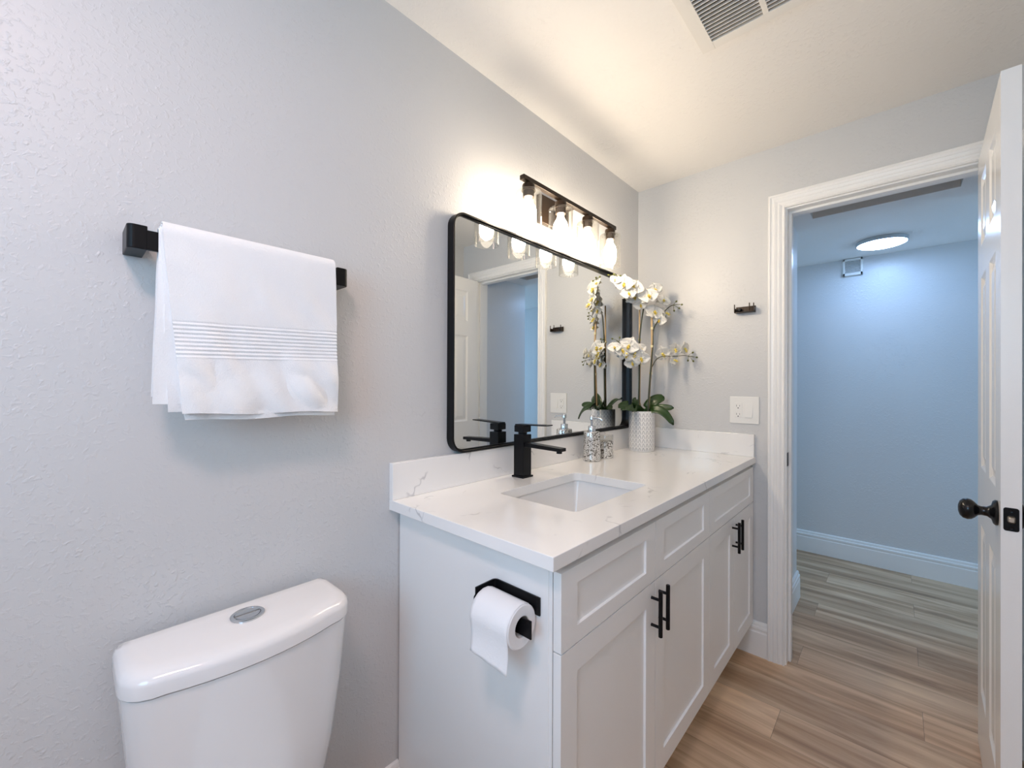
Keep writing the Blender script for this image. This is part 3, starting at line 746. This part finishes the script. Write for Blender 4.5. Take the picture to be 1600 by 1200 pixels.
# plate corner bends outwards, then the bar passes through the roll
crn = [(.412, PYF-.0025)] + [(.4085-.0095*math.sin(math.radians(q)), PYF-.0115+.0090*math.cos(math.radians(q))) for q in (20, 45, 70, 90)] + [(.399, ay-.016)]
strip(bm, crn, [.768]*len(crn), [.8055]*len(crn), .0036)
yz = [(ay+.020, .769), (ay+.020, .785), (ay-.016, .790), (ay-.020, .786), (ay-.020, .752), (ay-.014, .744), (ay+.004, .744)]
loft(bm, [[(x, y, z) for y, z in yz] for x in (.3973, .4007)])
box(bm, .399, .5425, ay-.0018, ay+.0018, .7445, .7805, bev=.0008)
obj('arm', bm, 'black', ph)
RZ = .7605; RR = .0430
tp = root('toilet_paper_roll', (.465, ay, RZ), 'white toilet paper roll hanging on the black holder with its end loose', 'toilet paper')
bm = bmesh.new(); lathe(bm, (.410, ay, RZ), [(.0215, 0), (.0395, .0), (RR, .0025), (RR, .1065), (.0405, .109), (.0215, .109), (.0215, 0)], 48, axis='X')
obj('paper', bm, 'paper', tp, smooth=True)
bm = bmesh.new(); lathe(bm, (.410, ay, RZ), [(.0213, .001), (.0213, .108), (.0203, .108), (.0203, .001), (.0213, .001)], 36, axis='X'); obj('core', bm, 'card', tp, smooth=True, label='grey cardboard core')
bm = bmesh.new(); G = []
for i in range(19):
    q = i/18
    if q < .35: a = math.radians(60+120*q/.35); y, z = ay+(RR+.0008)*math.cos(a), RZ+(RR+.0008)*math.sin(a)
    else:
        k = (q-.35)/.65; y = ay-(RR+.0008)+.004*math.sin(k*3); z = RZ-.072*k
    G.append([bm.verts.new((.4115+.106*j/12+.0, y+.0012*math.sin(j*1.3+i*.5)*max(0, q-.5), z-(.006*j/12)*max(0, q-.35)/.65)) for j in range(13)])
for a, b_ in zip(G, G[1:]):
    for j in range(12): bm.faces.new((a[j], a[j+1], b_[j+1], b_[j]))
o = obj('loose_sheet', bm, 'paper', tp, smooth=True); s_ = o.modifiers.new('s', 'SOLIDIFY'); s_.thickness = .0008; s_.offset = 0

# ------------------------------------------------------------------ soap dispenser and tumbler
DX, DYc = .083, .946
sd = root('soap_dispenser', (DX, DYc, ZT), 'silver mosaic glass soap dispenser with chrome pump on the countertop', 'soap dispenser')
bm = bmesh.new(); lathe(bm, (DX, DYc, ZT), [(.001, .0004), (.036, .0004), (.0385, .003), (.039, .010), (.0375, .05), (.036, .10), (.0355, .124), (.0335, .1275), (.016, .1285), (.016, .132), (.001, .132)], 40)
obj('bottle', bm, 'mosaic', sd, smooth=True, origin=(DX, DYc, ZT))
bm = bmesh.new(); lathe(bm, (DX, DYc, ZT), [(.0165, .1285), (.0165, .149), (.015, .151), (.006, .152)], 28, close=True); obj('collar', bm, 'chrome', sd, smooth=True)
bm = bmesh.new(); lathe(bm, (DX, DYc, ZT), [(.0055, .150), (.0055, .176), (.0095, .178), (.0095, .194), (.008, .196)], 20, close=True)
tube(bm, [(DX, DYc, ZT+.187), (DX+.03, DYc-.001, ZT+.187), (DX+.047, DYc-.002, ZT+.184), (DX+.054, DYc-.002, ZT+.178)], [.005, .0042, .0036, .0032], 10)
obj('pump', bm, 'chrome', sd, smooth=True)
CX, CY = .090, 1.052
cu = root('tumbler', (CX, CY, ZT), 'small clear glass tumbler with silver mosaic sides behind the soap dispenser', 'tumbler')
bm = bmesh.new(); lathe(bm, (CX, CY, ZT), [(.001, .0005), (.032, .0005), (.034, .004), (.034, .076), (.0325, .0765), (.001, .0762)], 36); obj('mosaic_body', bm, 'mosaic', cu, smooth=True, origin=(CX, CY, ZT))
bm = bmesh.new(); lathe(bm, (CX, CY, ZT), [(.0342, .0765), (.0345, .104), (.034, .105), (.0325, .104), (.032, .077)], 36); obj('glass_rim', bm, 'tumbler', cu, smooth=True, label='clear glass rim')

# ------------------------------------------------------------------ orchid
VX, VY = .114, 1.370
oc = root('potted_orchid', (VX, VY, ZT), 'white artificial orchid in a white leaf-patterned cylinder pot in the mirror corner', 'potted plant')
bm = bmesh.new(); lathe(bm, (VX, VY, ZT), [(.001, .0004), (.057, .0004), (.0605, .004), (.0625, .030), (.0635, .10), (.0635, .195), (.0625, .2010), (.060, .2012), (.0590, .198), (.0590, .172), (.001, .172)], 56)
obj('pot', bm, 'pot', oc, smooth=True, origin=(VX, VY, ZT))
bm = bmesh.new(); lathe(bm, (VX, VY, ZT), [(.001, .186), (.02, .188), (.045, .184), (.0585, .178), (.0588, .1725), (.001, .1725)], 30)
obj('moss', bm, 'moss', oc, smooth=True)
PT = ZT+.18
def stem(pts, r0, r1, mat, name, n=6):
    bm = bmesh.new(); c = catmull(pts, n); tube(bm, c, [r0+(r1-r0)*i/(len(c)-1) for i in range(len(c))], 8); return obj(name, bm, mat, oc, smooth=True)
# bamboo stakes
s1 = stem([(.100, 1.372, PT), (.1025, 1.37, 1.35), (.1015, 1.368, 1.52), (.1025, 1.366, 1.675)], .0046, .0042, 'bamboo', 'stake')
s2 = stem([(.150, 1.362, PT), (.1575, 1.366, 1.25), (.1660, 1.37, 1.38), (.1660, 1.37, 1.50), (.1630, 1.372, 1.60)], .0056, .0050, 'bamboo', 'stake')
for (x, y, z), par in (((.1015, 1.369, 1.478), s1), ((.1030, 1.370, 1.350), s1), ((.1668, 1.37, 1.440), s2), ((.1612, 1.368, 1.305), s2), ((.1655, 1.37, 1.53), s2)):
    bm = bmesh.new(); lathe(bm, (x, y, z), [(.0068, -.006), (.0078, 0), (.0068, .006)], 10, close=True); obj('tie', bm, 'node', par, smooth=True)
# main stems that follow the stakes and arch over
stem([(.100, 1.362, PT), (.104, 1.362, 1.30), (.104, 1.360, 1.45), (.112, 1.364, 1.56), (.124, 1.366, 1.64), (.14, 1.34, 1.695), (.125, 1.30, 1.722), (.10, 1.26, 1.745), (.078, 1.22, 1.768), (.055, 1.188, 1.782)], .0048, .0014, 'stem', 'stem')
stem([(.154, 1.352, PT), (.162, 1.359, 1.28), (.171, 1.370, 1.44), (.171, 1.376, 1.52), (.185, 1.40, 1.57), (.205, 1.425, 1.615), (.235, 1.44, 1.645), (.270, 1.468, 1.652)], .0050, .0014, 'stem', 'stem')
stem([(.1035, 1.364, 1.34), (.098, 1.34, 1.375), (.088, 1.30, 1.405), (.07, 1.265, 1.435), (.045, 1.23, 1.468)], .0024, .0012, 'stem', 'branch')
stem([(.165, 1.372, 1.335), (.180, 1.392, 1.375), (.205, 1.42, 1.392), (.250, 1.465, 1.392), (.285, 1.487, 1.395), (.325, 1.505, 1.386)], .0024, .0012, 'stem', 'branch')
# flowers
def petal(bm, O, R_, ang, L_, Wd, cup, tw=0.0, mi=0, round_=1.0):
    """petal in the flower's local frame, R_ = 3x3 (cols x,y,normal)"""
    NU, NV = 7, 6; G = []
    for i in range(NU+1):
        u = i/NU
        w = Wd*math.sin(PI*min(1, (u*.93+.07))**(.62/round_))**.62 if u < 1 else Wd*.16
        row = []
        for j in range(NV+1):
            v = (j/NV-.5)*2
            x = L_*u; y = w*v*.5
            z = cup*(u*u)*.9 + .0045*(v*v)*(1.0) - .002*math.cos(v*PI)*u + .0015*math.sin(5*u+3*v+tw)
            c, s_ = math.cos(ang), math.sin(ang)
            row.append(bm.verts.new(O + R_ @ Vector((x*c-y*s_, x*s_+y*c, z))))
        G.append(row)
    for a, b_ in zip(G, G[1:]):
        for j in range(NV): bm.faces.new((a[j], a[j+1], b_[j+1], b_[j])).material_index = mi
def flower(O, face, s_, rollang):
    O = Vector(O); n_ = Vector(face).normalized(); upv = Vector((0, 0, 1))
    a = upv.cross(n_).normalized(); b_ = n_.cross(a)
    R_ = Matrix((a, b_, n_)).transposed() @ Matrix.Rotation(rollang, 3, 'Z')
    k = s_*1.15
    bm = bmesh.new()
    for ang in (90, 210, 330): petal(bm, O-R_ @ Vector((0, 0, .003)), R_, math.radians(ang), .041*k, .034*k, random.uniform(-.010, -.002), ang)
    for ang in (8, 172): petal(bm, O, R_, math.radians(ang), .045*k, .062*k, random.uniform(-.004, .005), ang, round_=1.25)
    f = obj('flower', bm, 'petal', oc, smooth=True, angle=80)
    so = f.modifiers.new('s', 'SOLIDIFY'); so.thickness = .0007
    bm = bmesh.new()
    tube(bm, [O, O+R_ @ Vector((0, .0015*k, .007*k)), O+R_ @ Vector((0, .002*k, .012*k))], [.0042*k, .0046*k, .0030*k], 8)
    petal(bm, O+R_ @ Vector((0, -.002, .004)), R_, math.radians(270), .016*k, .012*k, .010*k)
    petal(bm, O+R_ @ Vector((0, -.001, .004)), R_, math.radians(235), .010*k, .008*k, .009*k)
    petal(bm, O+R_ @ Vector((0, -.001, .004)), R_, math.radians(305), .010*k, .008*k, .009*k)
    obj('lip', bm, 'lip', f, smooth=True, label='yellow lip')
F = [(0.057, 1.200, 1.761, 0.60), (0.091, 1.220, 1.740, 0.95), (0.117, 1.270, 1.726, 1.00), (0.105, 1.240, 1.694, 0.80), (0.105, 1.300, 1.688, 1.00), (0.170, 1.320, 1.683, 1.00), (0.125, 1.330, 1.649, 0.70),
     (0.167, 1.400, 1.731, 0.80), (0.173, 1.380, 1.611, 1.00), (0.202, 1.420, 1.671, 0.80), (0.207, 1.440, 1.609, 0.80), (0.191, 1.400, 1.573, 0.70), (0.040, 1.220, 1.431, 0.70), (0.066, 1.250, 1.416, 0.90),
     (0.094, 1.270, 1.441, 1.00), (0.077, 1.270, 1.401, 1.00), (0.110, 1.300, 1.404, 1.00), (0.131, 1.320, 1.379, 0.90), (0.091, 1.310, 1.360, 0.80), (0.122, 1.330, 1.427, 0.70), (0.192, 1.430, 1.404, 0.90),
     (0.245, 1.460, 1.426, 0.80), (0.285, 1.480, 1.429, 0.80), (0.242, 1.460, 1.371, 0.70)]
for x, y, z, s_ in F:
    if y > 1.41: face = (random.uniform(.6, 1.2), random.uniform(-.5, .1), random.uniform(-.2, .5))
    else: face = (random.uniform(.3, .9), random.uniform(-1.2, -.5), random.uniform(-.35, .35))
    flower((x, y, z), face, s_, random.uniform(-.5, .5))
BD = [(0.034, 1.180, 1.783), (0.059, 1.190, 1.783), (0.078, 1.200, 1.776), (0.254, 1.450, 1.662), (0.272, 1.470, 1.650), (0.245, 1.450, 1.625), (0.263, 1.460, 1.634), (0.034, 1.220, 1.473), (0.058, 1.240, 1.476),
      (0.316, 1.500, 1.406), (0.331, 1.510, 1.386), (0.297, 1.500, 1.375), (0.319, 1.500, 1.370)]
AN = [(.065, 1.20, 1.778), (.245, 1.44, 1.645), (.055, 1.24, 1.46), (.30, 1.494, 1.392)]
for x, y, z in BD:
    an = min((Vector(q) for q in AN), key=lambda q: (q-Vector((x, y, z))).length)
    bm = bmesh.new(); d = (Vector((x, y, z))-an).normalized(); P_ = Vector((x, y, z))
    tube(bm, [an, an.lerp(P_, .5)+Vector((0, 0, .003)), P_], .0010, 6)
    tube(bm, [P_-d*.001, P_+d*.003, P_+d*.007, P_+d*.011], [.001, .0048, .0044, .0008], 9)
    obj('bud', bm, 'bud', oc, smooth=True)
# strap leaves
def leaf_(p0, p1, p2, w, name='leaf'):
    c = bez(p0, p1, p2, 14); bm = bmesh.new(); G = []
    for i, p_ in enumerate(c):
        t = i/14; d = (c[min(i+1, 14)]-c[max(i-1, 0)]).normalized(); sd_ = d.cross(Vector((0, 0, 1)))
        sd_ = sd_.normalized() if sd_.length > .05 else Vector((.5, .85, 0))
        fc_ = d.cross(Vector((.43, -.9, .1))).normalized(); fc_ = fc_ if fc_.dot(sd_) > 0 else -fc_; sd_ = (sd_*.55+fc_).normalized()
        n_ = sd_.cross(d); ww = w*(.28+.72*math.sin(PI*min(.97, t*.92+.06))**.6) if t < .97 else w*.08
        G.append([bm.verts.new(p_+sd_*ww*.5*v+n_*(.006*abs(v))) for v in (-1, -.5, 0, .5, 1)])
    for a, b_ in zip(G, G[1:]):
        for j in range(4): bm.faces.new((a[j], a[j+1], b_[j+1], b_[j]))
    o = obj(name, bm, 'leaf', oc, smooth=True, angle=80); s_ = o.modifiers.new('s', 'SOLIDIFY'); s_.thickness = .0018
zb = ZT+.183
leaf_((.112, 1.362, zb), (.085, 1.31, zb+.07), (.055, 1.235, zb+.035), .052)
leaf_((.118, 1.358, zb), (.13, 1.30, zb+.05), (.105, 1.215, zb+.028), .046)
leaf_((.125, 1.368, zb), (.165, 1.375, zb+.085), (.205, 1.43, zb+.085), .060)
leaf_((.128, 1.366, zb), (.19, 1.37, zb+.045), (.265, 1.40, zb+.035), .042)
leaf_((.126, 1.360, zb), (.21, 1.36, zb+.075), (.272, 1.375, zb-.045), .046)
leaf_((.10, 1.375, zb), (.06, 1.40, zb+.08), (.045, 1.45, zb+.07), .040)
leaf_((.105, 1.365, zb), (.06, 1.34, zb+.05), (.030, 1.31, zb+.02), .032)

# ------------------------------------------------------------------ wall things on the far wall
hk = root('towel_ring_bracket', (.54, FY, 1.60), 'small dark bronze empty towel ring bracket on the wall left of the doorway', 'wall bracket')
bm = bmesh.new(); box(bm, .502, .585, FY-.0045, FY-.0005, 1.589, 1.619, bev=.0006); pl = obj('back_plate', bm, 'bronze', hk)
bm = bmesh.new(); box(bm, .502, .585, FY-.034, FY-.004, 1.589, 1.592, bev=.0005); obj('shelf_plate', bm, 'bronze', hk)
for x0 in (.502, .5825):
    bm = bmesh.new(); box(bm, x0-.001, x0+.0025, FY-.036, FY-.004, 1.589, 1.610, bev=.0005); box(bm, x0-.001, x0+.0025, FY-.036, FY-.031, 1.6085, 1.628, bev=.0005)
    obj('side_arm', bm, 'bronze', hk)
bm = bmesh.new(); lathe(bm, (.520, FY-.004, 1.604), [(.001, 0), (.0085, 0), (.0085, -.014), (.006, -.017), (.001, -.017)], 16, axis='Y'); obj('screw_post', bm, 'black', hk, smooth=True)
bm = bmesh.new(); tube(bm, [(.563, FY-.022, 1.590), (.563, FY-.022, 1.632)], .0022, 8); obj('pin', bm, 'bronze', hk, smooth=True)

ol = root('outlet_and_switch', (.538, FY, 1.128), 'white two-gang wall plate with outlet and rocker switch beside the doorway', 'outlet')
bm = bmesh.new(); box(bm, .4755, .6005, FY-.0065, FY-.0003, 1.0655, 1.1930, bev=.0025); obj('cover_plate', bm, 'plastic', ol)
bm = bmesh.new(); box(bm, .4965, .5305, FY-.0085, FY-.005, 1.0945, 1.1640, bev=.001); ou = obj('outlet', bm, 'plastic', ol, label='outlet with two sockets and test buttons')
for zc_ in (1.149, 1.110):
    bm = bmesh.new()
    box(bm, .5055, .5070, FY-.0088, FY-.0080, zc_-.0045, zc_+.0045); box(bm, .5190, .5205, FY-.0088, FY-.0080, zc_-.0035, zc_+.0035)
    lathe(bm, (.5130, FY-.0080, zc_-.0105), [(.0026, 0), (.0026, -.0009)], 12, axis='Y', close=True); obj('socket_slots', bm, 'slot', ou)

bm = bmesh.new(); box(bm, .5045, .5225, FY-.0098, FY-.0080, 1.1305, 1.1345, bev=.0004); box(bm, .5045, .5225, FY-.0098, FY-.0080, 1.1245, 1.1285, bev=.0004); obj('test_button', bm, 'plastic', ou)
bm = bmesh.new()
V8 = [(.5420, 1.0955), (.5740, 1.0955), (.5740, 1.1625), (.5420, 1.1625)]
loft(bm, [[(x, FY-.0055, z) for x, z in V8], [(x, FY-(.0115 if z < 1.12 else .0072), z) for x, z in V8]]); obj('rocker_switch', bm, 'plastic', ol, label='rocker switch')
for x in (.5135, .558):
    for z in (1.080, 1.178):
        bm = bmesh.new(); lathe(bm, (x, FY-.0062, z), [(.0028, 0), (.0024, -.0012)], 10, axis='Y', close=True); obj('screw', bm, 'plastic', ol)

# ------------------------------------------------------------------ ceiling exhaust vent
vx0, vx1, vy0, vy1 = .603, .985, .392, .774
ev = root('ceiling_vent', ((vx0+vx1)/2, (vy0+vy1)/2, H), 'white louvred exhaust fan grille in the bathroom ceiling', 'vent')
cols = [(.641, .7815), (.7955, .936)]
bm = bmesh.new(); zg = H-.010
ya_, yb_ = .428, .740
# grille plate as frame strips
for a in ((vx0, cols[0][0], vy0, vy1), (cols[0][1], cols[1][0], ya_, yb_), (cols[1][1], vx1, vy0, vy1), (cols[0][0], cols[1][1], vy0, ya_), (cols[0][0], cols[1][1], yb_, vy1)):
    box(bm, a[0], a[1], a[2], a[3], zg, H-.0006, bev=.0008)
obj('grille_frame', bm, 'grillemetal', ev)
bm = bmesh.new()
pitch = .0142; y = yb_-pitch+.0006
while y > ya_+.004:
    for c0, c1 in cols:
        loft(bm, [[(x, y-.0012, zg), (x, y+.0012, zg), (x, y+.0022, zg+.009), (x, y+.0004, zg+.009)] for x in (c0-.001, c1+.001)])
    y -= pitch
obj('slats', bm, 'grillemetal', ev)
# housing above the opening
bm = bmesh.new(); g_ = .001
box(bm, VO[0]+g_, VO[1]-g_, VO[2]+g_, VO[3]-g_, H+.115, H+.118)
box(bm, VO[0]+g_, VO[0]+.003, VO[2]+g_, VO[3]-g_, H+.001, H+.115); box(bm, VO[1]-.003, VO[1]-g_, VO[2]+g_, VO[3]-g_, H+.001, H+.115)
box(bm, VO[0]+g_, VO[1]-g_, VO[2]+g_, VO[2]+.003, H+.001, H+.115); box(bm, VO[0]+g_, VO[1]-g_, VO[3]-.003, VO[3]-g_, H+.001, H+.115)
obj('housing', bm, 'ductdark', ev)
bm = bmesh.new()
box(bm, .655, .82, .47, .60, H+.03, H+.08, bev=.01); lathe(bm, (.74, .58, 0), [(.045, H+.02), (.05, H+.03), (.05, H+.10)], 24, close=True)
obj('fan_motor', bm, 'fandark', ev)

# ------------------------------------------------------------------ warm fill lamp, added unseen behind the camera to brighten the room
bl = root('added_fill_lamp', (.90, -.90, H), 'added unseen round fill lamp glowing warm white in the bathroom ceiling', 'ceiling light')
bm = bmesh.new(); lathe(bm, (.90, -.90, H), [(.150, 0), (.156, -.002), (.156, -.022), (.150, -.024)], 40); obj('rim', bm, 'plastic', bl, smooth=True, angle=30)
bm = bmesh.new(); lathe(bm, (.90, -.90, H), [(.150, -.012), (.150, -.024), (.10, -.030), (.002, -.032)], 40); obj('diffuser', bm, 'fill_lamp', bl, smooth=True)

# ------------------------------------------------------------------ hallway things
hl = root('ceiling_light', (1.0, 2.83, HALL_Z), 'round flush ceiling light glowing cool white in the hallway', 'ceiling light')
bm = bmesh.new(); lathe(bm, (1.0, 2.83, HALL_Z), [(.118, 0), (.124, -.002), (.124, -.022), (.120, -.024), (.118, -.022)], 48); obj('rim', bm, 'greyplastic', hl, smooth=True, angle=30)
bm = bmesh.new(); lathe(bm, (1.0, 2.83, HALL_Z), [(.118, -.012), (.118, -.024), (.108, -.0285), (.06, -.031), (.002, -.0315)], 48); obj('diffuser', bm, 'halllamp', hl, smooth=True)

cv = root('wall_vent', (.84, HALL_Y, 2.09), 'small square white louvred vent high on the hallway back wall', 'vent')
bm = bmesh.new(); x0, x1, z0_, z1_ = .785, .895, 2.036, 2.154
for a in ((x0, x1, z0_, z0_+.018), (x0, x1, z1_-.014, z1_), (x0, x0+.012, z0_, z1_), (x1-.012, x1, z0_, z1_)): box(bm, a[0], a[1], HALL_Y-.024, HALL_Y-.0005, a[2], a[3], bev=.0015)
obj('frame', bm, 'plastic', cv)
obj('backing', B(x0+.006, x1-.006, HALL_Y-.008, HALL_Y-.0006, z0_+.006, z1_-.006), 'greyplastic', cv)
bm = bmesh.new()
for i in range(9):
    z = z0_+.022+i*.0096
    loft(bm, [[(x, HALL_Y-.019, z), (x, HALL_Y-.009, z+.0055), (x, HALL_Y-.009, z+.0080), (x, HALL_Y-.019, z+.0025)] for x in (x0+.011, x1-.011)])
obj('slats', bm, 'plastic', cv)

fl = root('return_air_slot', ((SLX0+SLX1)/2, 2.06, HALL_Z+.04), 'open slot showing a dusty grey filter in the hallway ceiling above the doorway', 'air filter')
bm = bmesh.new(); box(bm, SLX0+.001, SLX1-.001, SLY0+.001, SLY1-.001, HALL_Z+.045, HALL_Z+.075, bev=.004); obj('filter', bm, 'dust', fl, label='dusty grey filter')
bm = bmesh.new()
for a in ((SLX0+.0005, SLX1-.0005, SLY0+.0005, SLY0+.003), (SLX0+.0005, SLX1-.0005, SLY1-.003, SLY1-.0005), (SLX0+.0005, SLX0+.003, SLY0+.003, SLY1-.003), (SLX1-.003, SLX1-.0005, SLY0+.003, SLY1-.003)): box(bm, a[0], a[1], a[2], a[3], HALL_Z-.002, HALL_Z+.05)
obj('frame', bm, 'grillemetal', fl)
